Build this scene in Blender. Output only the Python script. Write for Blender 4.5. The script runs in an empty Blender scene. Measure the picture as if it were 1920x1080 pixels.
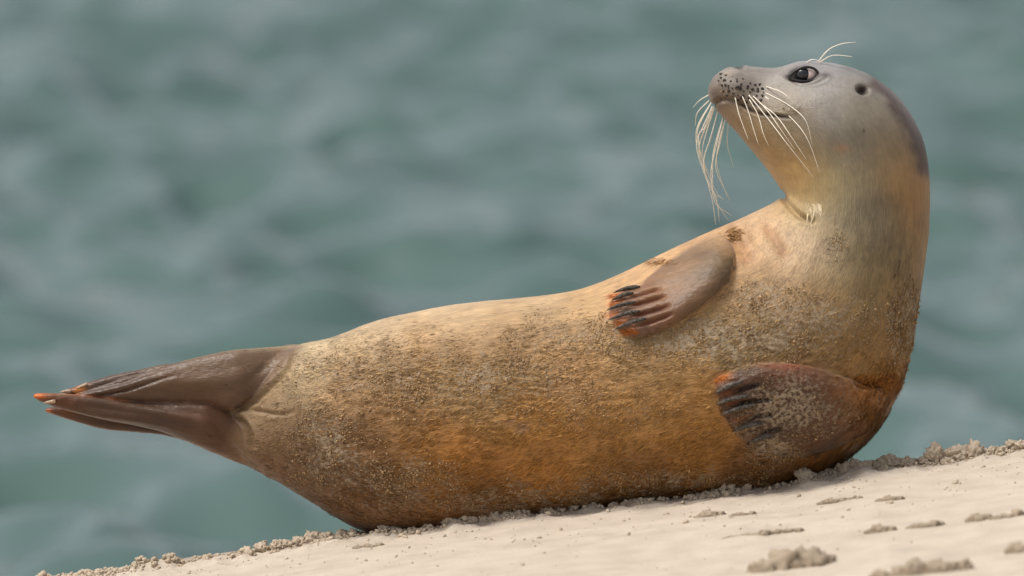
import bpy, math, random
import numpy as np
from mathutils import Vector
from mathutils.bvhtree import BVHTree
random.seed(7); rng = np.random.default_rng(11)
scn = bpy.context.scene; col = scn.collection
R = math.radians

# ------------------------------------------------------------------ camera
D = 14.0                       # metres from the lens to the seal
WID = 1.75                     # metres across the frame at the seal
S = WID / 1920.0               # one photograph pixel in metres, at the seal
PITCH = R(6.0)
TGT = np.array([0.0, 0.0, 1.5])
RV = np.array([1.0, 0, 0]); UV = np.array([0, math.sin(PITCH), math.cos(PITCH)]); FV = np.array([0, math.cos(PITCH), -math.sin(PITCH)])
CAM = TGT - FV * D
cd = bpy.data.cameras.new('camera'); cam = bpy.data.objects.new('camera', cd); col.objects.link(cam)
cam.location = CAM; cam.rotation_euler = (R(90) - PITCH, 0, 0)
cd.sensor_width = 36.0; cd.lens = 36.0 * D / WID
cd.clip_start = 0.5; cd.clip_end = 6000
cd.dof.use_dof = True; cd.dof.focus_distance = D - 0.10; cd.dof.aperture_fstop = 3.0
scn.camera = cam

# ------------------------------------------------------------------ light
SUN_EL, SUN_AZ = R(63), R(-104)      # azimuth from the +Y axis (away from the camera), negative = to the left
w = bpy.data.worlds.new('World'); scn.world = w; w.use_nodes = True
nt = w.node_tree; bg = nt.nodes['Background']
sky = nt.nodes.new('ShaderNodeTexSky'); sky.sky_type = 'NISHITA'; sky.sun_disc = False
sky.sun_elevation = SUN_EL; sky.sun_rotation = SUN_AZ; sky.dust_density = 4.0; sky.air_density = 1.0; sky.ozone_density = 1.0
hs = nt.nodes.new('ShaderNodeHueSaturation'); hs.inputs['Saturation'].default_value = 0.35
nt.links.new(sky.outputs[0], hs.inputs['Color']); nt.links.new(hs.outputs[0], bg.inputs[0])
bg.inputs[1].default_value = 0.115
sd = bpy.data.lights.new('sun', 'SUN'); sun = bpy.data.objects.new('sun', sd); col.objects.link(sun)
sd.energy = 2.2; sd.angle = R(22); sd.color = (1.0, 0.955, 0.90)
sv = Vector((math.sin(SUN_AZ) * math.cos(SUN_EL), math.cos(SUN_AZ) * math.cos(SUN_EL), math.sin(SUN_EL)))
sun.rotation_euler = sv.to_track_quat('Z', 'Y').to_euler(); sun.location = (0, 0, 30)
scn.view_settings.view_transform = 'Standard'; scn.view_settings.look = 'None'
scn.view_settings.exposure = 0.32; scn.view_settings.gamma = 1.0

# ------------------------------------------------------------------ helpers
def P(a):
    """pixel-space (x right, y down, w depth in seal pixels) -> world"""
    a = np.asarray(a, float).reshape(-1, 3)
    dep = D + a[:, 2] * S; k = S * dep / D
    return CAM + np.outer((a[:, 0] - 960) * k, RV) + np.outer((540 - a[:, 1]) * k, UV) + np.outer(dep, FV)
def Q(p):
    r = np.asarray(p, float).reshape(-1, 3) - CAM
    dep = r @ FV; k = S * dep / D
    return np.stack([960 + (r @ RV) / k, 540 - (r @ UV) / k, (dep - D) / S], 1)
def s2l(c):
    c = np.asarray(c, float) / 255.0
    return np.where(c <= 0.04045, c / 12.92, ((c + 0.055) / 1.055) ** 2.4)
def mesh(name, v, f, smooth=True):
    me = bpy.data.meshes.new(name); me.from_pydata([tuple(x) for x in np.asarray(v)], [], [tuple(int(i) for i in q) for q in f])
    me.update()
    if smooth: me.polygons.foreach_set('use_smooth', np.ones(len(me.polygons), bool))
    return me
def fastmesh(name, v, f, smooth=True):
    """v (n,3), f (m,k) int array with one polygon size"""
    v = np.asarray(v, np.float32); f = np.asarray(f, np.int32); m, k = f.shape
    me = bpy.data.meshes.new(name)
    me.vertices.add(len(v)); me.vertices.foreach_set('co', v.ravel())
    me.loops.add(m * k); me.loops.foreach_set('vertex_index', f.ravel())
    me.polygons.add(m); me.polygons.foreach_set('loop_start', np.arange(0, m * k, k, dtype=np.int32))
    me.update(calc_edges=True); me.validate()
    me.polygons.foreach_set('use_smooth', np.full(len(me.polygons), smooth, bool)); me.update()
    return me
def attr_col(me, name, c):
    a = me.attributes.new(name, 'FLOAT_COLOR', 'POINT'); b = np.ones((len(c), 4), np.float32); b[:, :3] = c; a.data.foreach_set('color', b.ravel())
def attr_vec(me, name, c):
    a = me.attributes.new(name, 'FLOAT_VECTOR', 'POINT'); a.data.foreach_set('vector', np.asarray(c, np.float32).ravel())
def attr_f(me, name, c):
    a = me.attributes.new(name, 'FLOAT', 'POINT'); a.data.foreach_set('value', np.asarray(c, np.float32).ravel())
def obj(name, me, m=None, parent=None, label=None, cat=None, group=None, kind=None):
    o = bpy.data.objects.new(name, me); col.objects.link(o)
    if m is not None and not me.materials: me.materials.append(m)
    if parent: o.parent = parent
    for k, x in (('label', label), ('category', cat), ('group', group), ('kind', kind)):
        if x: o[k] = x
    return o
def catmull(pts, n, closed=False):
    p = np.asarray(pts, float)
    q = np.vstack([p[-1], p, p[0], p[1]]) if closed else np.vstack([2 * p[0] - p[1], p, 2 * p[-1] - p[-2]])
    segs = len(q) - 3; t = np.linspace(0, segs, n, endpoint=not closed); i = np.minimum(t.astype(int), segs - 1); u = (t - i)[:, None]
    a, b, c, d = q[i], q[i + 1], q[i + 2], q[i + 3]
    return 0.5 * (2 * b + (c - a) * u + (2 * a - 5 * b + 4 * c - d) * u ** 2 + (3 * b - a - 3 * c + d) * u ** 3)
def hashn(i, j, k):
    h = np.sin(i * 127.1 + j * 311.7 + k * 74.7) * 43758.5453
    return h - np.floor(h)
def vnoise(p):
    p = np.asarray(p, float); i = np.floor(p); f = p - i; f = f * f * (3 - 2 * f); r = 0
    for a in (0, 1):
        for b in (0, 1):
            for c in (0, 1):
                wt = (f[:, 0] if a else 1 - f[:, 0]) * (f[:, 1] if b else 1 - f[:, 1]) * (f[:, 2] if c else 1 - f[:, 2])
                r = r + wt * hashn(i[:, 0] + a, i[:, 1] + b, i[:, 2] + c)
    return r * 2 - 1
def fbm(p, o=4):
    p = np.asarray(p, float); r = 0; a = 1; tot = 0
    for k in range(o):
        r = r + a * vnoise(p * 2 ** k + 17.3 * k); tot += a; a *= 0.5
    return r / tot
def polydist(x, y, pl):
    """distance to an open polyline, and parameter along it"""
    best = np.full(len(x), 1e9); par = np.zeros(len(x)); pl = np.asarray(pl, float); n = len(pl) - 1
    for i in range(n):
        a, b = pl[i], pl[i + 1]; e = b - a; L = e @ e + 1e-9
        t = np.clip(((x - a[0]) * e[0] + (y - a[1]) * e[1]) / L, 0, 1)
        d = np.hypot(x - a[0] - t * e[0], y - a[1] - t * e[1]); m = d < best
        best[m] = d[m]; par[m] = (i + t[m]) / n
    return best, par
def inside(x, y, poly):
    r = np.zeros(len(x), bool); n = len(poly); j = n - 1
    for i in range(n):
        xi, yi = poly[i]; xj, yj = poly[j]
        c = ((yi > y) != (yj > y)) & (x < (xj - xi) * (y - yi) / (yj - yi + 1e-12) + xi); r ^= c; j = i
    return r
def sdpoly(x, y, poly):
    d, _ = polydist(x, y, np.vstack([poly, poly[:1]])); return np.where(inside(x, y, poly), d, -d)
def node(nt, t, **kw):
    n = nt.nodes.new(t)
    for k, x in kw.items():
        if k.startswith('i_'): n.inputs[k[2:].replace('_', ' ')].default_value = x
        else: setattr(n, k, x)
    return n
def material(name):
    m = bpy.data.materials.new(name); m.use_nodes = True; return m, m.node_tree, m.node_tree.nodes['Principled BSDF']
def ramp(nt, a, b, ca=(0, 0, 0, 1), cb=(1, 1, 1, 1)):
    r = nt.nodes.new('ShaderNodeValToRGB'); e = r.color_ramp.elements; e[0].position, e[0].color = a, ca; e[1].position, e[1].color = b, cb; return r

# ------------------------------------------------------------------ materials
def mat_water():
    m, nt, b = material('water'); L = nt.links.new
    tc = node(nt, 'ShaderNodeNewGeometry')
    n1 = node(nt, 'ShaderNodeTexNoise'); n1.inputs['Scale'].default_value = 9; n1.inputs['Detail'].default_value = 3
    L(tc.outputs['Position'], n1.inputs['Vector'])
    bp = node(nt, 'ShaderNodeBump'); bp.inputs['Strength'].default_value = 0.15; bp.inputs['Distance'].default_value = 0.02
    L(n1.outputs['Fac'], bp.inputs['Height']); L(bp.outputs[0], b.inputs['Normal'])
    n2 = node(nt, 'ShaderNodeTexNoise'); n2.inputs['Scale'].default_value = 0.35; L(tc.outputs['Position'], n2.inputs['Vector'])
    r = ramp(nt, 0.3, 0.7, (0.062, 0.108, 0.097, 1), (0.078, 0.130, 0.117, 1)); L(n2.outputs['Fac'], r.inputs[0]); L(r.outputs[0], b.inputs['Base Color'])
    b.inputs['Roughness'].default_value = 0.06; b.inputs['IOR'].default_value = 1.33
    return m
def mat_sand(name='sand', brown=0.0, ca=(0.44, 0.37, 0.295), cb=(0.60, 0.525, 0.435)):
    m, nt, b = material(name); L = nt.links.new
    g = node(nt, 'ShaderNodeNewGeometry')
    n1 = node(nt, 'ShaderNodeTexNoise'); n1.inputs['Scale'].default_value = 700; n1.inputs['Detail'].default_value = 2
    n2 = node(nt, 'ShaderNodeTexNoise'); n2.inputs['Scale'].default_value = 14; n2.inputs['Detail'].default_value = 4
    n3 = node(nt, 'ShaderNodeTexNoise'); n3.inputs['Scale'].default_value = 150; n3.inputs['Detail'].default_value = 3
    for n in (n1, n2, n3): L(g.outputs['Position'], n.inputs['Vector'])
    k = 1 - brown
    r1 = ramp(nt, 0.3, 0.72, tuple(q * k for q in ca) + (1,), tuple(q * k for q in cb) + (1,)); L(n1.outputs['Fac'], r1.inputs[0])
    r2 = ramp(nt, 0.28, 0.62, (0.88, 0.86, 0.83, 1), (1.06, 1.05, 1.03, 1)); L(n2.outputs['Fac'], r2.inputs[0])
    mx = node(nt, 'ShaderNodeMix', data_type='RGBA', blend_type='MULTIPLY'); mx.inputs['Factor'].default_value = 1
    L(r1.outputs[0], mx.inputs[6]); L(r2.outputs[0], mx.inputs[7]); L(mx.outputs[2], b.inputs['Base Color'])
    ad = node(nt, 'ShaderNodeMath', operation='ADD'); L(n1.outputs['Fac'], ad.inputs[0]); L(n3.outputs['Fac'], ad.inputs[1])
    bp = node(nt, 'ShaderNodeBump'); bp.inputs['Strength'].default_value = 0.6; bp.inputs['Distance'].default_value = 0.002
    L(ad.outputs[0], bp.inputs['Height']); L(bp.outputs[0], b.inputs['Normal'])
    b.inputs['Roughness'].default_value = 0.9; b.inputs['Specular IOR Level'].default_value = 0.2
    return m
def mat_coat():
    m, nt, b = material('seal coat'); L = nt.links.new
    c = node(nt, 'ShaderNodeAttribute', attribute_name='coat'); fl = node(nt, 'ShaderNodeAttribute', attribute_name='flow')
    sa = node(nt, 'ShaderNodeAttribute', attribute_name='sandy'); sk = node(nt, 'ShaderNodeAttribute', attribute_name='skin')
    g = node(nt, 'ShaderNodeNewGeometry')
    mp = node(nt, 'ShaderNodeMapping'); mp.inputs['Scale'].default_value = (40, 420, 420); L(fl.outputs['Vector'], mp.inputs['Vector'])
    st = node(nt, 'ShaderNodeTexNoise'); st.inputs['Scale'].default_value = 1; st.inputs['Detail'].default_value = 3; L(mp.outputs[0], st.inputs['Vector'])
    mp2 = node(nt, 'ShaderNodeMapping'); mp2.inputs['Scale'].default_value = (12, 70, 70); L(fl.outputs['Vector'], mp2.inputs['Vector'])
    st2 = node(nt, 'ShaderNodeTexNoise'); st2.inputs['Scale'].default_value = 1; st2.inputs['Detail'].default_value = 4; L(mp2.outputs[0], st2.inputs['Vector'])
    r1 = ramp(nt, 0.3, 0.7, (0.72, 0.72, 0.72, 1), (1.22, 1.2, 1.16, 1)); L(st.outputs['Fac'], r1.inputs[0])
    r2 = ramp(nt, 0.3, 0.72, (0.82, 0.80, 0.78, 1), (1.14, 1.13, 1.12, 1)); L(st2.outputs['Fac'], r2.inputs[0])
    m1 = node(nt, 'ShaderNodeMix', data_type='RGBA', blend_type='MULTIPLY'); m1.inputs['Factor'].default_value = 1
    L(c.outputs['Color'], m1.inputs[6]); L(r1.outputs[0], m1.inputs[7])
    m2 = node(nt, 'ShaderNodeMix', data_type='RGBA', blend_type='MULTIPLY'); m2.inputs['Factor'].default_value = 1
    L(m1.outputs[2], m2.inputs[6]); L(r2.outputs[0], m2.inputs[7])
    # bare flipper skin shows less streak
    m3 = node(nt, 'ShaderNodeMix', data_type='RGBA'); L(sk.outputs['Fac'], m3.inputs['Factor']); L(m2.outputs[2], m3.inputs[6]); L(c.outputs['Color'], m3.inputs[7])
    # dusting of sand
    ns = node(nt, 'ShaderNodeTexNoise'); ns.inputs['Scale'].default_value = 150; ns.inputs['Detail'].default_value = 4; ns.inputs['Roughness'].default_value = 0.65
    L(g.outputs['Position'], ns.inputs['Vector'])
    ma = node(nt, 'ShaderNodeMath', operation='MULTIPLY_ADD'); L(sa.outputs['Fac'], ma.inputs[0]); ma.inputs[1].default_value = 0.26; L(ns.outputs['Fac'], ma.inputs[2])
    rs = ramp(nt, 0.60, 0.72); L(ma.outputs[0], rs.inputs[0])
    fs = node(nt, 'ShaderNodeMath', operation='MULTIPLY'); L(rs.outputs[0], fs.inputs[0]); L(sa.outputs['Fac'], fs.inputs[1]); fs.use_clamp = True
    m4 = node(nt, 'ShaderNodeMix', data_type='RGBA'); L(fs.outputs[0], m4.inputs['Factor']); L(m3.outputs[2], m4.inputs[6]); m4.inputs[7].default_value = (0.33, 0.25, 0.165, 1)
    L(m4.outputs[2], b.inputs['Base Color'])
    bp = node(nt, 'ShaderNodeBump'); bp.inputs['Strength'].default_value = 0.5; bp.inputs['Distance'].default_value = 0.0022
    L(st.outputs['Fac'], bp.inputs['Height'])
    bp2 = node(nt, 'ShaderNodeBump'); bp2.inputs['Strength'].default_value = 0.7; bp2.inputs['Distance'].default_value = 0.004
    L(fs.outputs[0], bp2.inputs['Height']); L(bp.outputs[0], bp2.inputs['Normal']); L(bp2.outputs[0], b.inputs['Normal'])
    rr = node(nt, 'ShaderNodeMapRange'); L(sk.outputs['Fac'], rr.inputs[0]); rr.inputs['To Min'].default_value = 0.58; rr.inputs['To Max'].default_value = 0.36
    L(rr.outputs[0], b.inputs['Roughness']); b.inputs['Specular IOR Level'].default_value = 0.35
    b.inputs['Sheen Weight'].default_value = 0.12; b.inputs['Sheen Roughness'].default_value = 0.5
    return m
def mat_attr(name, rough=0.6, spec=0.3, softn=True):
    m, nt, b = material(name); L = nt.links.new
    c = node(nt, 'ShaderNodeAttribute', attribute_name='coat'); L(c.outputs['Color'], b.inputs['Base Color'])
    if softn:
        n = node(nt, 'ShaderNodeAttribute', attribute_name='under'); L(n.outputs['Vector'], b.inputs['Normal'])
    b.inputs['Roughness'].default_value = rough; b.inputs['Specular IOR Level'].default_value = spec
    return m
def mat_plain(name, c, rough=0.5, spec=0.5, var=0.25, scale=300):
    m, nt, b = material(name); L = nt.links.new
    g = node(nt, 'ShaderNodeTexCoord'); n = node(nt, 'ShaderNodeTexNoise'); n.inputs['Scale'].default_value = scale; L(g.outputs['Object'], n.inputs['Vector'])
    r = ramp(nt, 0.3, 0.7, tuple(x * (1 - var) for x in c) + (1,), tuple(min(1, x * (1 + var)) for x in c) + (1,)); L(n.outputs['Fac'], r.inputs[0]); L(r.outputs[0], b.inputs['Base Color'])
    b.inputs['Roughness'].default_value = rough; b.inputs['Specular IOR Level'].default_value = spec
    return m
M_SAND = mat_sand(); M_CLOD = mat_sand('crumbly sand', 0.0, (0.43, 0.345, 0.255), (0.61, 0.515, 0.40)); M_BROWN = mat_sand('damp sand', 0.26, (0.42, 0.33, 0.24), (0.58, 0.48, 0.36))  # last one: much the same crumbly sand in a darker, browner tone

# ------------------------------------------------------------------ water
def axis(lo, hi, step, grow, far):
    a = [0.0]; s = step
    while a[-1] < far:
        if a[-1] > (hi - lo): s *= grow
        a.append(a[-1] + s)
    return np.array(a)
ax = axis(0, 5, 0.07, 1.25, 3000); xs = np.concatenate([-ax[:0:-1], ax])
ay = axis(0, 42, 0.085, 1.22, 3500); ys = 4 + ay
X, Y = np.meshgrid(xs, ys)
pts = np.stack([X.ravel(), Y.ravel(), np.zeros(X.size)], 1)
fade = np.exp(-np.maximum(0, np.hypot(pts[:, 0], pts[:, 1] - 20) - 25) / 25)
h = 0.08 * fbm(pts * [0.9, 0.6, 1] + [3, 7, 1], 2) + 0.10 * fbm(pts * [2.0, 1.3, 1] + [9, 2, 4], 2) + 0.16 * (1 - 1.6 * np.abs(vnoise(np.stack([pts[:, 0] * 2.6 + pts[:, 1] * 0.3, pts[:, 1] * 2.1, pts[:, 2] + 3.5], 1)))) + 0.04 * vnoise(np.stack([pts[:, 0] * 6, pts[:, 1] * 3.6, pts[:, 2] + 8.5], 1))
h += 0.03 * np.sin(pts[:, 0] * 2.0 - pts[:, 1] * 4.5 + 3 * fbm(pts * [0.5, 0.5, 1], 2))
pts[:, 2] = h * fade
nx, ny = len(xs), len(ys); ii = np.arange(nx * ny).reshape(ny, nx)
qf = np.stack([ii[:-1, :-1], ii[:-1, 1:], ii[1:, 1:], ii[1:, :-1]], -1).reshape(-1, 4)
obj('water', fastmesh('water', pts, qf), mat_water(), kind='structure')

# ------------------------------------------------------------------ sand
CREST = np.array([(-900, 1240), (0, 1104), (160, 1084), (300, 1062), (450, 1044), (640, 1012), (700, 1004), (850, 978), (1000, 958), (1200, 938), (1500, 902), (1620, 880), (1750, 868), (1920, 842), (2800, 720)], float)
cz = P(np.stack([CREST[:, 0], CREST[:, 1], np.full(len(CREST), -60.0)], 1))     # the brow of the beach, just in front of the seal
def brow(x):
    z = np.interp(x, cz[:, 0], cz[:, 2])
    sl = 0.139; z = np.where(x < cz[0, 0], cz[0, 2] + sl * 2.5 * np.tanh((x - cz[0, 0]) / 2.5), z)
    return np.where(x > cz[-1, 0], cz[-1, 2] + sl * 2.5 * np.tanh((x - cz[-1, 0]) / 2.5), z)
YB = float(cz[0, 1])
def sandz(x, y):
    p = np.stack([x, y, np.zeros_like(x)], 1); d = y - YB
    z = brow(x)
    back = np.maximum(d, 0); z = z - np.where(back < 0.5, 0.30 * back ** 2 / 0.5 * 0.6, 0.09 + 0.22 * (back - 0.5))
    front = np.maximum(-d, 0); z = z + 0.004 * np.sin(front * 3 + x) * np.minimum(front, 1) - 0.006 * np.minimum(front, 3)
    z = z + 0.009 * fbm(p * [3, 2.0, 1], 3) * np.minimum(1, np.abs(d) * 2 + 0.15)
    near = np.exp(-(d / 0.10) ** 2)
    z = z + (0.016 * np.maximum(0, fbm(p * 22 + 5, 4) + 0.1) + 0.006 * fbm(p * 60, 3)) * near
    z = z + 0.0035 * fbm(p * 30, 3) * (0.3 + np.maximum(0, fbm(p * [2.2, 1.6, 1] + 8, 2)) * 2.0) * (1 - near)
    return z
ax = axis(0, 1.15, 0.0055, 1.3, 120); xs = np.concatenate([-ax[:0:-1], ax])
yf = [0.0]; s = 0.004
while yf[-1] < 120:
    if yf[-1] > 0.16: s = min(s * 1.03, 0.02) if yf[-1] < 3.2 else s * 1.3
    yf.append(yf[-1] + s)
yb = [0.0]; s = 0.004
while yb[-1] < 9:
    if yb[-1] > 0.16: s *= 1.12
    yb.append(yb[-1] + s)
ys = YB + np.concatenate([-np.array(yf)[:0:-1], np.array(yb)])
X, Y = np.meshgrid(xs, ys); x1, y1 = X.ravel(), Y.ravel()
nx, ny = len(xs), len(ys); ii = np.arange(nx * ny).reshape(ny, nx)
qf = np.stack([ii[:-1, :-1], ii[:-1, 1:], ii[1:, 1:], ii[1:, :-1]], -1).reshape(-1, 4)
obj('sand', fastmesh('sand', np.stack([x1, y1, sandz(x1, y1)], 1), qf), M_SAND, kind='structure')

# ------------------------------------------------------------------ the seal: solid lofts and flippers, fused into one skin
#        inner / upper point   outer / lower point   half depth
SEC = [((404, 750), (404, 800), 16), ((470, 712), (462, 862), 62), ((510, 676), (495, 889), 90), ((556, 648), (530, 908), 112), ((620, 633), (592, 947), 138),
       ((700, 604), (668, 990), 166), ((770, 587), (760, 1012), 186), ((860, 570), (860, 1006), 200), ((960, 560), (970, 990), 208), ((1060, 549), (1090, 972), 213),
       ((1130, 528), (1220, 955), 218), ((1200, 496), (1350, 940), 222), ((1265, 464), (1470, 920), 222), ((1330, 434), (1572, 874), 216), ((1385, 411), (1648, 802), 206),
       ((1425, 392), (1697, 702), 192), ((1448, 380), (1717, 610), 178), ((1462, 370), (1732, 515), 166), ((1466, 363), (1743, 420), 156), ((1456, 345), (1744, 330), 148),
       ((1438, 318), (1730, 258), 141), ((1416, 291), (1690, 188), 133), ((1398, 270), (1632, 141), 120), ((1383, 252), (1565, 119), 100), ((1369, 236), (1505, 117), 78),
       ((1356, 221), (1452, 127), 62), ((1344, 207), (1413, 125), 55), ((1334, 192), (1384, 121), 47), ((1328, 176), (1356, 130), 33), ((1328, 162), (1337, 144), 15)]
A = np.array([a for a, b, d in SEC], float); B = np.array([b for a, b, d in SEC], float); DD = np.array([d for a, b, d in SEC], float)
NS, NA = 360, 160
par = catmull(np.hstack([A, B, DD[:, None]]), NS)
EXP = np.interp(np.arange(NS), [0, 60, NS * 0.66, NS * 0.78, NS * 0.9, NS], [2.0, 2.15, 2.1, 2.3, 2.35, 2.1])
ph = np.linspace(0, 2 * np.pi, NA, endpoint=False)
def loft(par, exps):
    V = []
    for r, n in zip(par, exps):
        c = (r[:2] + r[2:4]) / 2; e = (r[2:4] - r[:2]) / 2; co, si = np.cos(ph), np.sin(ph)
        a = np.sign(co) * np.abs(co) ** (2 / n); b = np.sign(si) * np.abs(si) ** (2 / n)
        V.append(np.stack([c[0] + e[0] * a, c[1] + e[1] * a, r[4] * b], 1))
    n = len(par); V = np.vstack(V + [np.append((par[0, :2] + par[0, 2:4]) / 2, 0)[None], np.append((par[-1, :2] + par[-1, 2:4]) / 2, 0)[None]])
    i = np.arange(n * NA).reshape(n, NA); j = np.roll(i, -1, 1)
    f = np.stack([i[:-1], j[:-1], j[1:], i[1:]], -1).reshape(-1, 4).tolist()
    f += [(n * NA, j[0, k], i[0, k]) for k in range(NA)] + [(n * NA + 1, i[-1, k], j[-1, k]) for k in range(NA)]
    return V, f
Vb, Fb = loft(par, EXP)
bvh0 = BVHTree.FromPolygons([Vector(p) for p in P(Vb)], Fb)
def hit(bvh, x, y, fallback=0.0):
    o = Vector(CAM); d = Vector(P([(x, y, 0)])[0]) - o; d.normalize()
    h = bvh.ray_cast(o, d)
    if h[0] is None: return None
    return float(Q([tuple(h[0])])[0, 2])
ALLV, ALLF = [P(Vb)], list(Fb); OFF = len(Vb)
def addsolid(V, F):
    global OFF
    ALLV.append(P(V)); ALLF.extend([tuple(i + OFF for i in f) for f in F]); OFF += len(V)
def puffy(outline, hfun, wfun, back=1.0, step=2.0):
    """closed solid over an outline: front at w - h, back at w + back * h"""
    poly = catmull(outline, len(outline) * 8, True)
    lo, hi = poly.min(0) - 3 * step, poly.max(0) + 3 * step
    gx, gy = np.arange(lo[0], hi[0], step), np.arange(lo[1], hi[1], step); GX, GY = np.meshgrid(gx, gy); x, y = GX.ravel(), GY.ravel()
    sd_ = sdpoly(x, y, poly); ny_, nx_ = GX.shape; g = sd_.reshape(ny_, nx_); ggy, ggx = np.gradient(g, step)
    out = sd_ < 0
    x2 = np.where(out, x - ggx.ravel() * sd_, x); y2 = np.where(out, y - ggy.ravel() * sd_, y)
    sd2 = np.maximum(sd_, 0); hh = np.where(out, 0, hfun(x2, y2, sd2)); ww = wfun(x2, y2)
    use = np.zeros(len(x), bool); ins = ~out.reshape(ny_, nx_)
    cell = ins[:-1, :-1] | ins[1:, :-1] | ins[:-1, 1:] | ins[1:, 1:]
    idx = np.arange(len(x)).reshape(ny_, nx_); qs = np.stack([idx[:-1, :-1], idx[:-1, 1:], idx[1:, 1:], idx[1:, :-1]], -1)[cell]
    used = np.unique(qs); mp = -np.ones(len(x), int); mp[used] = np.arange(len(used))
    xf, yf_, hf, wf = x2[used], y2[used], hh[used], ww[used]; n = len(used); ob = out[used]
    V = np.vstack([np.stack([xf, yf_, wf - hf], 1), np.stack([xf, yf_, wf + back * hf], 1)])
    q = mp[qs]; bi = np.where(ob, np.arange(n), np.arange(n) + n)
    addsolid(V, q.tolist() + bi[q][:, ::-1].tolist())
def rnd(sd_, R_): return np.sqrt(np.maximum(0, 1 - (1 - np.minimum(sd_ / R_, 1)) ** 2))
def bodyw(x, y):
    gx = np.arange(x.min() - 8, x.max() + 9, 8); gy = np.arange(y.min() - 8, y.max() + 9, 8)
    G = np.array([[np.nan if (q_ := hit(bvh0, a, b)) is None else q_ for a in gx] for b in gy])
    G = np.where(np.isnan(G), -10.0, G)
    fx = (x - gx[0]) / 8; fy = (y - gy[0]) / 8; i = fx.astype(int); j = fy.astype(int); u, v = fx - i, fy - j
    i2 = np.minimum(i + 1, len(gx) - 1); j2 = np.minimum(j + 1, len(gy) - 1)
    return G[j, i] * (1 - u) * (1 - v) + G[j, i2] * u * (1 - v) + G[j2, i] * (1 - u) * v + G[j2, i2] * u * v
FORE_U = [(1338, 440), (1362, 448), (1375, 470), (1376, 500), (1364, 530), (1336, 560), (1300, 587), (1260, 611), (1222, 627), (1188, 632), (1164, 620), (1150, 604), (1143, 584), (1146, 564), (1164, 548), (1196, 537), (1215, 520), (1240, 500), (1272, 478), (1308, 456)]
FORE_L = [(1342, 724), (1352, 706), (1385, 692), (1430, 683), (1480, 682), (1532, 690), (1580, 705), (1622, 720), (1660, 730), (1672, 748), (1652, 790), (1600, 824), (1550, 846), (1500, 857), (1452, 854), (1418, 843), (1394, 824), (1374, 802), (1356, 776), (1346, 752)]
CLAW_U = [((1150, 549), (1200, 537)), ((1147, 563), (1188, 549)), ((1137, 582), (1192, 566)), ((1140, 600), (1200, 583)), ((1152, 618), (1212, 597))]
CLAW_L = [((1340, 738), (1394, 715)), ((1342, 759), (1404, 742)), ((1352, 778), (1416, 759)), ((1374, 809), (1432, 793)), ((1402, 831), (1450, 817))]
def digits(x, y, claws, ext):
    """ridges: one finger behind each claw"""
    r = np.zeros_like(x)
    for t, b in claws:
        t, b = np.array(t, float), np.array(b, float); d = (b - t); e = b + d * ext
        dist, pr = polydist(x, y, [t - d * 0.1, e]); r = np.maximum(r, np.exp(-(dist / 6.0) ** 2) * (1 - pr) ** 0.7)
    return r
def hU(x, y, sd_):
    tip = np.clip((x - 1143) / 190, 0, 1)
    return (16 + 22 * tip) * rnd(sd_, 10 + 36 * tip) * (1 - 0.45 * np.exp(-np.maximum(0, x - 1143) / 40) * (1 - digits(x, y, CLAW_U, 1.2))) + 3 * digits(x, y, CLAW_U, 1.4)
def hL(x, y, sd_):
    tip = np.clip((x - 1342) / 200, 0, 1)
    fadeR = 1 - np.clip((x - 1560) / 110, 0, 1) ** 2 * 0.75
    return ((18 + 20 * tip) * rnd(sd_, 12 + 34 * tip) * (1 - 0.45 * np.exp(-np.maximum(0, x - 1342) / 45) * (1 - digits(x, y, CLAW_L, 1.2))) + 3 * digits(x, y, CLAW_L, 1.4)) * fadeR
puffy(FORE_U, hU, lambda x, y: bodyw(x, y) - 4, 0.9)
puffy(FORE_L, hL, lambda x, y: bodyw(x, y) - 3, 0.9)
HIND_U = [(562, 646), (520, 649), (470, 653), (430, 657), (380, 667), (330, 680), (285, 694), (235, 708), (180, 726), (135, 742), (180, 747), (250, 754), (330, 757), (390, 760), (425, 769), (458, 762), (495, 735), (524, 700), (552, 670)]
HIND_UB = [(118, 733), (150, 722), (200, 706), (270, 690), (330, 681), (350, 700), (260, 722), (170, 742), (128, 742)]
HIND_L = [(62, 743), (74, 737), (130, 738), (200, 747), (270, 755), (350, 754), (396, 757), (432, 772), (464, 806), (482, 850), (512, 898), (470, 876), (400, 848), (336, 822), (290, 806), (200, 788), (120, 769), (78, 754)]
HIND_LB = [(84, 768), (110, 762), (200, 778), (290, 796), (345, 824), (300, 815), (200, 806), (135, 789), (94, 776)]
def ridge(x, y, lines, wd):
    r = np.zeros_like(x)
    for l in lines:
        d, pr = polydist(x, y, l); r = np.maximum(r, np.exp(-(d / (wd * (1.05 - 0.6 * pr))) ** 2) * (1 - pr) ** 0.6)
    return r
def melt(x, y, w0, hm, t):
    t = np.clip(t, 0, 1); t = t * t * (3 - 2 * t); return w0 * (1 - t) + (bodyw(x, y) + hm - 5) * t
gU = [[(150, 737), (230, 718), (300, 694), (345, 684)], [(180, 744), (240, 731), (300, 712), (330, 704)]]
puffy(HIND_U, lambda x, y, s_: (12 + 26 * np.clip((x - 140) / 300, 0, 1)) * rnd(s_, 8 + 42 * np.clip((x - 140) / 250, 0, 1)) * (1 - 0.6 * ridge(x, y, gU, 3.5) * (x < 420)), lambda x, y: melt(x, y, -34, 34, (x - 440) / 130))
puffy(HIND_UB, lambda x, y, s_: 11 * rnd(s_, 9), lambda x, y: -12 + 0 * x)
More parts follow.
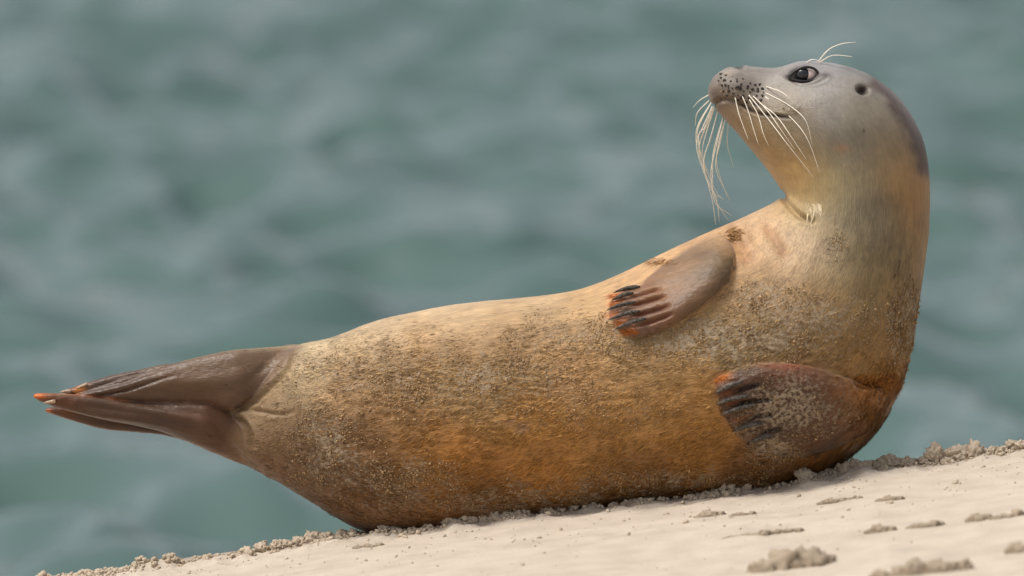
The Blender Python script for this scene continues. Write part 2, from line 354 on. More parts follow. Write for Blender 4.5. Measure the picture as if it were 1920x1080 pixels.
puffy(HIND_L, lambda x, y, s_: (9 + 29 * np.clip((x - 62) / 330, 0, 1)) * rnd(s_, 7 + 38 * np.clip((x - 62) / 300, 0, 1)), lambda x, y: melt(x, y, -38 + 14 * np.clip((y - 750) / 80, 0, 1), 34, (x + 0.35 * (y - 760) - 385) / 105))
puffy(HIND_LB, lambda x, y, s_: 11 * rnd(s_, 9), lambda x, y: 2 + 0 * x)
tmp = bpy.data.objects.new('tmp', mesh('tmp', np.vstack(ALLV), ALLF)); col.objects.link(tmp)
md = tmp.modifiers.new('r', 'REMESH'); md.mode = 'VOXEL'; md.voxel_size = 0.0019; md.use_smooth_shade = True
ms = tmp.modifiers.new('s', 'SMOOTH'); ms.factor = 0.5; ms.iterations = 5
dg = bpy.context.evaluated_depsgraph_get(); BODY = bpy.data.meshes.new_from_object(tmp.evaluated_get(dg)); BODY.name = 'body'
om = tmp.data; bpy.data.objects.remove(tmp); bpy.data.meshes.remove(om)
n = len(BODY.vertices); W = np.empty(n * 3, np.float32); BODY.vertices.foreach_get('co', W); W = W.reshape(-1, 3).astype(float)
def normals(me):
    a = np.empty(len(me.vertices) * 3, np.float32); me.vertex_normals.foreach_get('vector', a); return a.reshape(-1, 3).astype(float)
N = normals(BODY); px = Q(W); x, y, wd_ = px.T
nw = N @ FV                                      # < 0 faces the lens
side = np.clip(np.abs(nw) * 1.6, 0, 1); front = np.clip(-nw * 2 + 0.2, 0, 1)
disp = np.zeros(n)
def box(x0, y0, x1, y1): return np.where((x > x0) & (x < x1) & (y > y0) & (y < y1))[0]
def crease(pl, width, depth, lip=0.35, mask=side, taper=True):
    pl = catmull(pl, 24); p0 = pl.min(0) - width * 4; p1 = pl.max(0) + width * 4; k = box(*p0, *p1)
    d, pr = polydist(x[k], y[k], pl); t = np.sqrt(np.clip(4 * np.minimum(pr, 1 - pr) + 0.15, 0, 1)) if taper else 1
    disp[k] += (-depth * np.exp(-(d / width) ** 2) + lip * depth * np.exp(-((d - 2 * width) / width) ** 2)) * t * mask[k]
def bump(cx, cy, rx, ry, amt, ang=0, mask=side, pw=2):
    k = box(cx - 4 * max(rx, ry), cy - 4 * max(rx, ry), cx + 4 * max(rx, ry), cy + 4 * max(rx, ry)); ca, sa = math.cos(ang), math.sin(ang)
    a = ((x[k] - cx) * ca + (y[k] - cy) * sa) / rx; b = (-(x[k] - cx) * sa + (y[k] - cy) * ca) / ry
    disp[k] += amt * np.exp(-(a * a + b * b) ** (pw / 2)) * mask[k]
one = np.ones(n)
def polymask0(poly):
    p = catmull(poly, len(poly) * 6, True); k = box(*(p.min(0) - 10), *(p.max(0) + 10)); m = np.zeros(n); m[k] = np.clip(sdpoly(x[k], y[k], p) / 8, 0, 1) * (wd_[k] < 0); return m
MOUTH = [(1337, 200), (1345, 190), (1364, 186), (1388, 193), (1406, 206), (1425, 213), (1450, 216), (1480, 221)]
crease(MOUTH[3:], 3.0, 6, 0.2, one, True); crease(MOUTH[:5], 4.0, 5, 0.2, one, True); crease([(1349, 156), (1352, 172), (1356, 188)], 4, 4, 0.3, one)
bump(1386, 168, 34, 19, 12, R(26), side, 3); bump(1345, 162, 12, 14, 3)                # whisker pads
bump(1370, 212, 26, 12, 3, R(35)); bump(1490, 206, 14, 9, 4)                 # chin, corner of the mouth
bump(1508, 160, 60, 14, -4); bump(1455, 160, 34, 20, -4); bump(1570, 230, 60, 50, 7); bump(1508, 122, 30, 8, 4, mask=one)
EYE = (1508, 138.5)
bump(EYE[0], EYE[1], 25, 12.5, -13, R(-4), one, 4); bump(1480, 144, 10, 4, -4, R(20), one)
crease([(1484, 150), (1505, 157), (1530, 154), (1550, 147)], 2.5, 2.0, 0.5)
bump(1617, 169, 11, 8, -20, R(15), one, 3); bump(1617, 169, 24, 20, 3)
crease([(1370, 121), (1384, 121), (1394, 125)], 3.5, 6, 0.2, one)
crease([(1462, 362), (1478, 384), (1500, 405), (1524, 414)], 5, 11, 0.08, one)
crease([(1372, 432), (1384, 458), (1404, 490)], 10, 5, 0.3); crease([(1436, 425), (1455, 452), (1476, 484)], 10, 5, 0.3); crease([(1400, 420), (1420, 455)], 9, 2.5, 0.3)
crease([(444, 768), (480, 770), (520, 777), (548, 773)], 4, 5, 0.15); crease([(440, 774), (464, 800), (478, 836)], 4.5, 10, 0.3)
crease([(240, 742), (330, 738), (420, 736), (470, 722)], 12, 3, 0.4); crease([(150, 762), (230, 772), (310, 786), (370, 800)], 6, 4, 0.5); crease([(330, 700), (400, 690), (470, 684)], 14, 2.5, 0.5); crease([(130, 752), (240, 762), (330, 768), (400, 782)], 9, 2.5, 0.5)
crease([(556, 648), (540, 688), (510, 722), (470, 756), (444, 768)], 5, 9, 0.15, taper=False); crease([(1610, 722), (1650, 716), (1690, 690)], 8, 9, 0.3)
for a_, b_ in (((1176, 558), (1236, 543)), ((1180, 575), (1246, 556)), ((1186, 594), (1254, 574)), ((1198, 611), (1258, 590))): crease([a_, ((a_[0] + b_[0]) / 2, (a_[1] + b_[1]) / 2 + 1), b_], 3.6, 6, 0.3)
for a_, b_ in (((1372, 735), (1424, 722)), ((1376, 758), (1450, 747)), ((1390, 790), (1448, 776)), ((1414, 816), (1466, 803))): crease([a_, ((a_[0] + b_[0]) / 2, (a_[1] + b_[1]) / 2 - 1), b_], 4, 8, 0.3)
crease([(1232, 500), (1262, 480), (1300, 458)], 4, 4, 0.4)
for k in range(26):                              # loose skin over the flank
    a = rng.uniform(560, 1300); yy = rng.uniform(640, 900); L_ = rng.uniform(30, 90); t = rng.uniform(-0.3, 0.05)
    crease([(a, yy), (a + L_ / 2, yy + t * L_ / 2 + rng.uniform(-4, 4)), (a + L_, yy + t * L_)], rng.uniform(4, 8), rng.uniform(0.6, 1.6), 0.4)
disp += 2.2 * fbm(W * 9, 3) + 0.4 * fbm(W * 60, 2)
flank = np.clip((x - 540) / 90, 0, 1) * np.clip((1740 - x) / 20, 0, 1) * np.clip((y - 560 - np.clip((1100 - x) * 0.12, 0, 60)) / 70, 0, 1)
flp = np.clip(polymask0(FORE_U) + polymask0(FORE_L) + (x < 520) * 0.6, 0, 1); disp += 2.6 * np.maximum(0, fbm(px / 8 + 3, 2)) * polymask0(FORE_L) * np.clip(fbm(px / 34 + 1, 2) * 2 + 0.5, 0, 1)
disp += flp * (1.0 * fbm(px / [20, 9, 12] + 6, 3) + 0.4 * fbm(px / 5, 2))
fq = np.stack([x + 0.25 * y, y - 0.12 * x, wd_], 1)
disp += flank * (2.4 * (0.35 - np.abs(vnoise(fq / [34, 9, 9] + 3))) + 1.1 * vnoise(fq / [13, 4.6, 4.6] + 7)) * np.clip(0.7 + fbm(px / 70 + 2, 2), 0.15, 1.4)
disp += flank * 1.6 * np.maximum(0, fbm(px / 9 + 5, 2)) * np.clip(fbm(px / 60 + 11, 2) * 2 + 0.2, 0, 1)
W = W + N * (disp * S)[:, None]
BODY.vertices.foreach_set('co', W.astype(np.float32).ravel()); BODY.update()
N = normals(BODY); px = Q(W); x, y, wd_ = px.T; nw = N @ FV; front = np.clip(-nw * 2 + 0.2, 0, 1)
# --- along the body: arc length, offset, tail-ward direction
cl = (par[:, :2] + par[:, 2:4]) / 2; cl = cl[::2]; arc = np.concatenate([[0], np.cumsum(np.hypot(*np.diff(cl, axis=0).T))])
tg = np.gradient(cl, axis=0); tg /= np.linalg.norm(tg, axis=1)[:, None]
s_ = np.empty(n); off = np.empty(n); TX = np.empty((n, 2))
for a in range(0, n, 40000):
    k = slice(a, a + 40000); d2 = (x[k, None] - cl[None, :, 0]) ** 2 + (y[k, None] - cl[None, :, 1]) ** 2; i = d2.argmin(1)
    ex, ey = x[k] - cl[i, 0], y[k] - cl[i, 1]; s_[k] = arc[i] + ex * tg[i, 0] + ey * tg[i, 1]; off[k] = -ex * tg[i, 1] + ey * tg[i, 0]; TX[k] = -tg[i]
attr_vec(BODY, 'flow', np.stack([s_, off + 0.25 * s_ * 0, wd_], 1) * S)
# --- coat colours (spots of the coat, blended; dark underside ones still hold some painted shade)
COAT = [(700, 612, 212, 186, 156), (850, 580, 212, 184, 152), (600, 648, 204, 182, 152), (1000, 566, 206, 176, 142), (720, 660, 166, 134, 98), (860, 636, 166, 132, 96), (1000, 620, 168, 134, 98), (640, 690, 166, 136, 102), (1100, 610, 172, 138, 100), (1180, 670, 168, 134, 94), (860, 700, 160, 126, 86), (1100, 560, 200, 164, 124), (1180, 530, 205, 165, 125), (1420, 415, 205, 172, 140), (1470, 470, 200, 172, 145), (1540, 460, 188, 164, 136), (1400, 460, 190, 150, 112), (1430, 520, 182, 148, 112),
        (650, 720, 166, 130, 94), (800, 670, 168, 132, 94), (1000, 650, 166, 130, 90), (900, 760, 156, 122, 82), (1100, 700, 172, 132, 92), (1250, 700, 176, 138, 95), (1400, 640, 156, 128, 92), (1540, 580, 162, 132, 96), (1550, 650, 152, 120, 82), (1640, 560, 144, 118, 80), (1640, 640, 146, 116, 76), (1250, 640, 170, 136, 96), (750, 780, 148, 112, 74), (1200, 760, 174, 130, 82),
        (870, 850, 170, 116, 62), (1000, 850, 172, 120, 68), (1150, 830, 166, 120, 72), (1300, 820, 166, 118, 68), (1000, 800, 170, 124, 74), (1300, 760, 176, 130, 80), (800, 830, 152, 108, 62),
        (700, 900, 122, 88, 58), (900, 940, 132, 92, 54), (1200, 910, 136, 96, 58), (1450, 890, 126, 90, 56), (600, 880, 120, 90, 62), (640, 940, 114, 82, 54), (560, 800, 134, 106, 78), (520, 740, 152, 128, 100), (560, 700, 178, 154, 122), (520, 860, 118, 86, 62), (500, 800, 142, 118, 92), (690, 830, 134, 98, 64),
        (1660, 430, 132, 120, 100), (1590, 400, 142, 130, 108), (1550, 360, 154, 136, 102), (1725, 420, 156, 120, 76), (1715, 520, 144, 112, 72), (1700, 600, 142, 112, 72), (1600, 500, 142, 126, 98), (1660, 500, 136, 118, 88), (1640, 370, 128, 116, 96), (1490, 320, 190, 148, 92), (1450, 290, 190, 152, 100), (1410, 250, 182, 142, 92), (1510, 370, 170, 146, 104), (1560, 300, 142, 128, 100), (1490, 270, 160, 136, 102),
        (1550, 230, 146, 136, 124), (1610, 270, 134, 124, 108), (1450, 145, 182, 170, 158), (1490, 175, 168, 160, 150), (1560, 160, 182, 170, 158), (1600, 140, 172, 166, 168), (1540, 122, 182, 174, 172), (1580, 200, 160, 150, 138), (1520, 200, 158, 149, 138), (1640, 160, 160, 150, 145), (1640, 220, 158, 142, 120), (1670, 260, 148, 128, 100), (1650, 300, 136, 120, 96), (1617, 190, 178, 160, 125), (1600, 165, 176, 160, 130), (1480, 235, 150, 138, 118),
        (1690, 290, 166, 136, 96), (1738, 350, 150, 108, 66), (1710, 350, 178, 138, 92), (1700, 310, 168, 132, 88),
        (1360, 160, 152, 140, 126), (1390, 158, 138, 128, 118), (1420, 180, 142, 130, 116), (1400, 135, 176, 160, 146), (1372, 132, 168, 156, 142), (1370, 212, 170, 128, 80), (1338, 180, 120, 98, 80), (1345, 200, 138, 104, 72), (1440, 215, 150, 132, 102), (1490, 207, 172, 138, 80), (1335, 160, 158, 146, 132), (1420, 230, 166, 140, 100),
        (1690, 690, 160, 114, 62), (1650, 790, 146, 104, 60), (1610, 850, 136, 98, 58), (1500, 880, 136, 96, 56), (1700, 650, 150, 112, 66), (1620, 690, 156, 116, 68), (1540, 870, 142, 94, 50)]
def blend(pts_, sig, x, y, sat=1.08, tint=(0.98, 1.0, 0.94)):
    c = np.array(pts_, float); rgb = s2l(c[:, 2:]); lu = rgb @ [0.25, 0.6, 0.15]; rgb = (lu[:, None] + sat * (rgb - lu[:, None])) * tint; num = np.zeros((len(x), 3)); den = np.full(len(x), 1e-12)
    for q, v in zip(c, rgb):
        d2 = (x - q[0]) ** 2 + (y - q[1]) ** 2; g = np.exp(-d2 / (2 * sig * sig)) + 3e-4 / (1 + d2 / 900.0) ** 2
        num += g[:, None] * v; den += g
    return num / den[:, None]
wx = x + 11 * fbm(np.stack([x, y, wd_], 1) / 45, 3); wy = y + 9 * fbm(np.stack([x, y, wd_], 1) / 45 + 31, 3)
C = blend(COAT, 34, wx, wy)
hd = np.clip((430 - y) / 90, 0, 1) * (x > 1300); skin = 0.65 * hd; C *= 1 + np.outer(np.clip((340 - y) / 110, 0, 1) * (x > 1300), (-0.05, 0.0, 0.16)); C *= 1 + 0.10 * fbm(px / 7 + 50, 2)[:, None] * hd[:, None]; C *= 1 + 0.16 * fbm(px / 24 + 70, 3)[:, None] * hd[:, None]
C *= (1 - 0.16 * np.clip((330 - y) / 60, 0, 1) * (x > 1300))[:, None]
def over(mask, pts_, sig, sk, dark=1.0):
    global C, skin
    k = np.where(mask > 0.01)[0]
    C[k] = C[k] * (1 - mask[k, None]) + blend(pts_, sig, x[k], y[k], 1.15, (1.04, 1.0, 0.84)) * mask[k, None] * dark; skin[k] = skin[k] * (1 - mask[k]) + sk * mask[k]
def polymask(poly, soft):
    p = catmull(poly, len(poly) * 6, True); lo, hi = p.min(0) - 20, p.max(0) + 20; k = box(*lo, *hi); m = np.zeros(n)
    sf = soft if np.isscalar(soft) else soft[k]; m[k] = np.clip(sdpoly(x[k] + 5 * fbm(px[k] / 12, 2), y[k], p) / sf + 0.5, 0, 1); return m
near = (wd_ < 0)
over(polymask(FORE_U, 5) * near * (1 - 0.85 * np.clip((470 - y + (x - 1300) * 0.25) / 40, 0, 1)), [(1300, 500, 168, 136, 106), (1330, 540, 134, 108, 88), (1230, 590, 150, 112, 92), (1200, 600, 132, 106, 96), (1365, 500, 118, 100, 78), (1260, 520, 172, 138, 110), (1220, 560, 176, 130, 96), (1290, 570, 138, 108, 88), (1350, 460, 150, 122, 92)], 26, 0.7, 0.55)
over(polymask(FORE_L, 7) * near * (1 - np.clip((x - 1560) / 100, 0, 1) * 0.6), [(1480, 740, 108, 76, 60), (1580, 750, 122, 86, 60), (1400, 710, 108, 80, 68), (1440, 800, 104, 78, 62), (1520, 810, 112, 80, 58), (1620, 760, 138, 92, 54), (1480, 690, 126, 84, 66), (1400, 770, 100, 74, 60)], 26, 0.5, np.array([0.62, 0.6, 0.48]))
hindm = np.clip(polymask(HIND_U, 6 + 16 * np.clip((x - 420) / 60, 0, 1)) + polymask(HIND_UB, 6) + polymask(HIND_L, 10) * (1 - np.clip((x + 0.5 * y - 830) / 60, 0, 1)) + polymask(HIND_LB, 6) + (x < 330), 0, 1)
over(hindm, [(470, 680, 138, 120, 110), (400, 700, 136, 116, 102), (320, 710, 128, 106, 90), (240, 722, 108, 88, 76), (450, 740, 114, 92, 78), (340, 742, 112, 90, 76), (350, 780, 102, 76, 62), (200, 770, 100, 74, 60), (420, 820, 110, 82, 64), (300, 800, 84, 62, 52), (120, 750, 112, 76, 52), (530, 665, 158, 136, 118), (390, 770, 118, 86, 68), (180, 730, 98, 82, 74)], 30, 1.0, np.array([0.56, 0.50, 0.44]))
def stain(cx, cy, rx, ry, rgb, amt=1.0, mask=1.0, ang=0, pw=2):
    k = box(cx - 4 * max(rx, ry), cy - 4 * max(rx, ry), cx + 4 * max(rx, ry), cy + 4 * max(rx, ry)); ca, sa = math.cos(ang), math.sin(ang)
    a = ((x[k] - cx) * ca + (y[k] - cy) * sa) / rx; b = (-(x[k] - cx) * sa + (y[k] - cy) * ca) / ry
    g = (amt * np.exp(-(a * a + b * b) ** (pw / 2)))[:, None] * (mask if np.isscalar(mask) else mask[k][:, None])
    C[k] = C[k] * (1 - g) + s2l(rgb) * g
def line(pl, width, rgb, amt, mask=1.0):
    pl = catmull(pl, 24); lo, hi = pl.min(0) - width * 4, pl.max(0) + width * 4; k = box(*lo, *hi); d, pr = polydist(x[k], y[k], pl)
    g = (amt * np.exp(-(d / width) ** 2))[:, None] * (mask if np.isscalar(mask) else mask[k][:, None]); C[k] = C[k] * (1 - g) + s2l(rgb) * g
nf = near * 1.0
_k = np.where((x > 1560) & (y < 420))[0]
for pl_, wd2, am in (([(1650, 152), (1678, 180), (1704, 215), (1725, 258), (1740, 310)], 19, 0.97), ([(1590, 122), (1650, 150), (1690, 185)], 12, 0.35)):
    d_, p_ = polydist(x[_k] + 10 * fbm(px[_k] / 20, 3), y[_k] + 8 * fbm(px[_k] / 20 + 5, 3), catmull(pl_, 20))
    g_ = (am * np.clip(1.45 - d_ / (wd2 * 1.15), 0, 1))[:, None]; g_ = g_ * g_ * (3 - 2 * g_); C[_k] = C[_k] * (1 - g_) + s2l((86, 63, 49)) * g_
line(MOUTH[5:], 3.4, (46, 32, 24), 0.9); line(MOUTH[:6], 3.5, (96, 78, 60), 0.6); stain(1342, 186, 7, 20, (86, 64, 50), 0.9, 1.0, R(-12)); stain(1388, 168, 40, 22, (118, 108, 97), 0.75, 1.0, R(25), 3); stain(1362, 136, 14, 8, (184, 170, 152), 0.5)
stain(1412, 196, 20, 9, (104, 92, 76), 0.6, 1.0, R(25))
stain(EYE[0] - 1, EYE[1], 30, 16, (34, 28, 30), 1.0, 1.0, R(-4), 5); stain(1480, 144, 12, 4.5, (36, 30, 32), 0.95, 1.0, R(20)); stain(1546, 141, 12, 5, (70, 58, 56), 0.8)
stain(1617, 169, 11.5, 8.5, (44, 26, 22), 1.0, 1.0, R(15), 4); stain(1384, 124, 10, 5.5, (44, 28, 26), 1.0, 1.0, R(8), 4)
stain(1620, 245, 2, 4, (60, 48, 38), 0.9); stain(1580, 278, 14, 8, (166, 122, 88), 0.6); stain(1470, 398, 5, 3, (90, 60, 40), 0.4)
line([(1372, 432), (1386, 460), (1402, 486)], 12, (150, 102, 62), 0.55); line([(1438, 428), (1456, 452), (1470, 476)], 9, (158, 112, 72), 0.6)
stain(1355, 708, 16, 8, (190, 108, 40), 0.95, nf, R(-25)); stain(1470, 685, 60, 5, (140, 72, 44), 0.5, nf)
for cx, cy in ((1153, 554), (1156, 568), (1168, 604), (1180, 621), (1150, 590)): stain(cx, cy, 15, 5.5, (184, 104, 42), 0.95, nf, R(-15))
for cx, cy in ((1366, 738), (1376, 754), (1392, 786), (1420, 815)): stain(cx, cy, 18, 5, (150, 88, 48), 0.85, nf, R(-18))
stain(70, 741, 15, 6, (212, 108, 30), 1.0); stain(91, 771, 7, 5, (176, 84, 36), 0.9); stain(150, 728, 13, 6, (214, 128, 50), 0.9, 1.0, R(-25)); stain(120, 735, 10, 5, (180, 160, 140), 0.7)
for a_, b_ in (((1186, 556), (1232, 544)), ((1190, 573), (1242, 556)), ((1196, 592), (1250, 574)), ((1208, 608), (1256, 590))): line([a_, ((a_[0] + b_[0]) / 2, (a_[1] + b_[1]) / 2 + 1), b_], 3.5, (120, 66, 42), 0.75, nf)
for a_, b_ in (((1388, 730), (1420, 722)), ((1392, 756), (1446, 748)), ((1408, 786), (1444, 776)), ((1430, 812), (1462, 804))): line([a_, ((a_[0] + b_[0]) / 2, (a_[1] + b_[1]) / 2 - 1), b_], 4, (40, 26, 20), 0.9, nf)
line([(84, 739), (140, 740), (200, 746), (240, 752)], 2.2, (170, 100, 50), 0.45)
stain(1620, 735, 46, 16, (168, 104, 44), 0.5, nf); stain(980, 800, 14, 9, (120, 98, 82), 0.7); stain(960, 790, 8, 5, (140, 116, 98), 0.6)
GAIN = 0.86
fl_ = np.clip((x - 520) / 60, 0, 1) * np.clip((y - 330) / 120, 0, 1)
C *= (1 + 0.28 * fl_ * fbm(px / [60, 34, 40] + 60, 3) + 0.10 * fl_ * fbm(px / [14, 7, 7] + 9, 2))[:, None]
C *= (1 + 0.22 * skin * (1 - hd) * fbm(px / [16, 9, 9] + 33, 3))[:, None]
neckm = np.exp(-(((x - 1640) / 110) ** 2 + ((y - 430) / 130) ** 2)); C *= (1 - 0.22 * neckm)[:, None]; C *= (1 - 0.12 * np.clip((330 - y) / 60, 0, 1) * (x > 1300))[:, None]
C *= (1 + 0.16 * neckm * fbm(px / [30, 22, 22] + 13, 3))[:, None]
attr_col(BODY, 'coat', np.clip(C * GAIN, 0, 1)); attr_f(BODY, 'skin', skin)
SPOTS = [(1350, 640, 230, 48, 1), (1450, 570, 110, 50, .7), (1510, 600, 150, 60, .8), (1695, 610, 34, 90, .9), (900, 720, 260, 75, .7), (700, 700, 160, 60, .65), (620, 840, 80, 90, .8), (750, 905, 160, 55, .8), (1250, 905, 220, 28, 1), (1000, 935, 260, 32, .9), (1480, 765, 110, 62, .8), (1450, 850, 60, 40, .9), (1150, 640, 220, 60, .6), (1575, 470, 26, 40, .6), (1420, 800, 60, 40, .7), (580, 760, 60, 30, .5), (1090, 760, 200, 60, .45), (1385, 172, 46, 26, .42), (1490, 208, 18, 8, .6)]
def sandmap(x, y):
    r = np.zeros(len(x))
    for cx, cy, rx, ry, a in SPOTS: r = np.maximum(r, a * np.exp(-(((x - cx) / rx) ** 2 + ((y - cy) / ry) ** 2) ** 1.3))
    return r
upmask = 1 - 0.9 * polymask(FORE_U, 6)
SM = sandmap(x + 25 * fbm(px / 60 + 3, 2), y + 18 * fbm(px / 60 + 9, 2)) * upmask
attr_f(BODY, 'sandy', SM)
seal = bpy.data.objects.new('seal', None); col.objects.link(seal)
seal['label'] = 'tan and grey seal lying on its side on the sand, head raised and turned back'; seal['category'] = 'seal'
seal.location = P([(1100, 960, 0)])[0]
INV = -np.array(seal.location)
def part(name, me, m, kind=None, label=None, parent=None):
    o = obj(name, me, m, parent or seal, label, None, None, kind)
    if parent is None: o.location = INV
    return o
part('body', BODY, mat_coat())
tri = np.empty(len(BODY.polygons) * 4, np.int32); tri = np.array([p.vertices[0] for p in BODY.polygons])  # one corner per face is enough to seed scatter
bvh = BVHTree.FromPolygons([tuple(v) for v in W], [tuple(p.vertices) for p in BODY.polygons])
def surf(px_, py_):
    """point on the near skin and its normal"""
    o = Vector(CAM); d = Vector(P([(px_, py_, 0)])[0]) - o; d.normalize(); h = bvh.ray_cast(o, d)
    return (np.array(h[0]), np.array(h[1])) if h[0] is not None else (None, None)

# --- sand grains caught in the coat
ICO_V = []; t = (1 + 5 ** 0.5) / 2
for a, b in ((-1, t), (1, t), (-1, -t), (1, -t)): ICO_V += [(a, b, 0)]
for a, b in ((-1, t), (1, t), (-1, -t), (1, -t)): ICO_V += [(0, a, b)]
for a, b in ((t, -1), (t, 1), (-t, -1), (-t, 1)): ICO_V += [(a, 0, b)]
ICO_V = np.array(ICO_V) / math.hypot(1, t)
ICO_F = np.array([(0, 11, 5), (0, 5, 1), (0, 1, 7), (0, 7, 10), (0, 10, 11), (1, 5, 9), (5, 11, 4), (11, 10, 2), (10, 7, 6), (7, 1, 8), (3, 9, 4), (3, 4, 2), (3, 2, 6), (3, 6, 8), (3, 8, 9), (4, 9, 5), (2, 4, 11), (6, 2, 10), (8, 6, 7), (9, 8, 1)])
def crumbs(pos, rad, squash=0.75):
    m = len(pos); v = ICO_V[None] * rad[:, None, None] * rng.uniform(0.55, 1.35, (m, 12, 1)) * rng.uniform(squash, 1.25, (m, 1, 3)) + pos[:, None]
    f = ICO_F[None] + (np.arange(m) * 12)[:, None, None]
    return v.reshape(-1, 3), f.reshape(-1, 3)
cl_n = fbm(px / 14, 3)
wgt = np.clip(SM * 1.3 - 0.18, 0, 1) * np.clip(cl_n * 2.4 + 1.6 * fbm(px / 60 + 21, 2) + 0.05, 0.015, 1.8) * (nw < 0.35) * (y < 1000)
pk = rng.choice(n, 36000, p=wgt / wgt.sum())
rad = np.clip(rng.lognormal(math.log(0.72), 0.5, len(pk)), 0.4, 2.8) * S
gp = W[pk] + N[pk] * (rad * 0.3)[:, None] + rng.normal(0, 0.0012, (len(pk), 3))
v, f = crumbs(gp, rad); me = fastmesh('sand_grains', v, f)
gc = s2l((184, 152, 110))[None] * rng.uniform(0.65, 1.35, (len(pk), 1)) * 0.92; gc = gc * [0.66, 0.68, 0.74] + C[pk] * GAIN * rng.uniform(0.15, 0.4, (len(pk), 1)); attr_col(me, 'coat', np.repeat(gc, 12, 0))
M_GRAIN = mat_attr('sand grains', 0.85, 0.2, False); part('sand_grains', me, M_GRAIN, 'stuff', 'pale sand grains stuck in the coat')

# --- fur: short flat locks combed towards the tail
FURS = [(1000, 840, 330, 110, 1.0), (1300, 800, 140, 90, 1.0), (750, 700, 200, 60, .45), (1150, 720, 220, 80, .5), (800, 860, 130, 60, .7), (1200, 900, 300, 40, .8), (1560, 870, 110, 30, 1.0), (1650, 790, 45, 70, .9), (1680, 700, 40, 30, 1.2), (1480, 880, 80, 30, 1.0), (1400, 660, 200, 60, .35), (690, 930, 70, 40, .5), (1700, 610, 25, 80, .5)]
FD = np.zeros(n)
for cx, cy, rx, ry, a in FURS: FD = np.maximum(FD, a * np.exp(-(((x - cx) / rx) ** 2 + ((y - cy) / ry) ** 2)))
FD *= (1 - 0.92 * np.clip(polymask(FORE_U, 8) + polymask(FORE_L, 8) * (1 - np.clip((x - 1560) / 80, 0, 1)) + hindm, 0, 1)) * (nw < 0.4) * (y < 1000)
def fur(name, idx, length, width, lift, dirs, colors, mname, jit=0.22):
    m = len(idx); p = W[idx]; nn = N[idx]
    d = dirs + rng.normal(0, jit, (m, 3)); d -= nn * (d * nn).sum(1)[:, None]; d /= np.linalg.norm(d, axis=1)[:, None] + 1e-9
    s = np.cross(nn, d); L_ = (length * rng.uniform(0.5, 1.4, m) * S)[:, None]; wv = s * (width * rng.uniform(0.6, 1.3, m) * S / 2)[:, None]
    lf = (lift * rng.uniform(0.3, 1.4, m))[:, None]; sw = s * (rng.normal(0, 0.18, m))[:, None] * L_
    base = p - nn * 0.0006; mid = p + d * L_ * 0.5 + nn * L_ * lf * 0.75 + sw * 0.4; tip = p + d * L_ + nn * L_ * lf * 0.8 + sw
    v = np.stack([base - wv, base + wv, mid - wv * 0.8, mid + wv * 0.8, tip], 1).reshape(-1, 3)
    o = (np.arange(m) * 5)[:, None, None]; f = (np.array([(0, 1, 3), (0, 3, 2), (2, 3, 4)])[None] + o).reshape(-1, 3)
    me = fastmesh(name, v, f); k = colors * rng.uniform(0.55, 1.35, (m, 1)); attr_col(me, 'coat', np.repeat(np.clip(k, 0, 1), 5, 0))
    nr = nn * 0.9 + s * rng.normal(0, 0.45, (m, 1)) + d * 0.15; nr /= np.linalg.norm(nr, axis=1)[:, None]; attr_vec(me, 'under', np.repeat(nr, 5, 0))
    return me
D3 = np.outer(TX[:, 0], RV) - np.outer(TX[:, 1], UV)             # tail-ward, in the world
down = np.exp(-(((x - 1050) / 330) ** 2 + ((y - 850) / 100) ** 2)) * 0.45 + np.exp(-(((x - 1560) / 120) ** 2 + ((y - 860) / 60) ** 2)) * 0.6
D3 = D3 - np.outer(down, UV); D3 = D3 + 0.35 * np.outer(fbm(px / 55 + 4, 2), UV)
wf_ = FD * np.clip(fbm(px / 22 + 40, 2) * 1.6 + 0.8, 0.1, 2); pk = rng.choice(n, 52000, p=wf_ / wf_.sum())
M_FUR = mat_attr('fur', 0.6, 0.2)
part('fur', fur('fur', pk, 14, 1.6, 0.08, D3[pk], C[pk] * GAIN * 1.05, 'fur'), M_FUR, 'stuff')
def tuft(cx, cy, rx, ry, cnt, length, width, lift, dxy, rgb, name, label=None, jit=0.3):
    g = np.exp(-(((x - cx) / rx) ** 2 + ((y - cy) / ry) ** 2)) * near; g[g < 0.1] = 0; k = rng.choice(n, cnt, p=g / g.sum())
    dv = dxy[0] * RV - dxy[1] * UV; dv = dv / np.linalg.norm(dv)
    part(name, fur(name, k, length, width, lift, np.repeat(dv[None], cnt, 0), np.repeat(s2l(rgb)[None] * 0.8, cnt, 0), name, jit), M_FUR, 'stuff', label)
tp = [surf(1508 + 32 * (i + rng.uniform(0, 1)) / 150, 390 + rng.uniform(-12, 9) + 3 * i / 150)[0] for i in range(20, 150)]
tp = np.array(tp); m = len(tp); dv = -UV[None] * 1.0 + RV[None] * rng.normal(0.12, 0.16, (m, 1)) - FV[None] * rng.uniform(0.05, 0.4, (m, 1)); L_ = rng.uniform(8, 26, (m, 1)) * S; wv = RV[None] * rng.uniform(0.7, 1.5, (m, 1)) * S
v = np.stack([tp - wv, tp + wv, tp + dv * L_ * 0.6 - wv * 0.8 - FV * 0.002, tp + dv * L_ * 0.6 + wv * 0.8 - FV * 0.002, tp + dv * L_ - FV * 0.001], 1).reshape(-1, 3)
me = fastmesh('throat_tuft', v, (np.array([(0, 1, 3), (0, 3, 2), (2, 3, 4)])[None] + (np.arange(m) * 5)[:, None, None]).reshape(-1, 3))
attr_col(me, 'coat', np.repeat(s2l((206, 186, 152))[None] * rng.uniform(0.6, 1.1, (m, 1)), 5, 0)); nr = -FV[None] + 0.5 * UV[None] + RV[None] * rng.normal(0, 0.4, (m, 1)); attr_vec(me, 'under', np.repeat(nr / np.linalg.norm(nr, axis=1)[:, None], 5, 0))
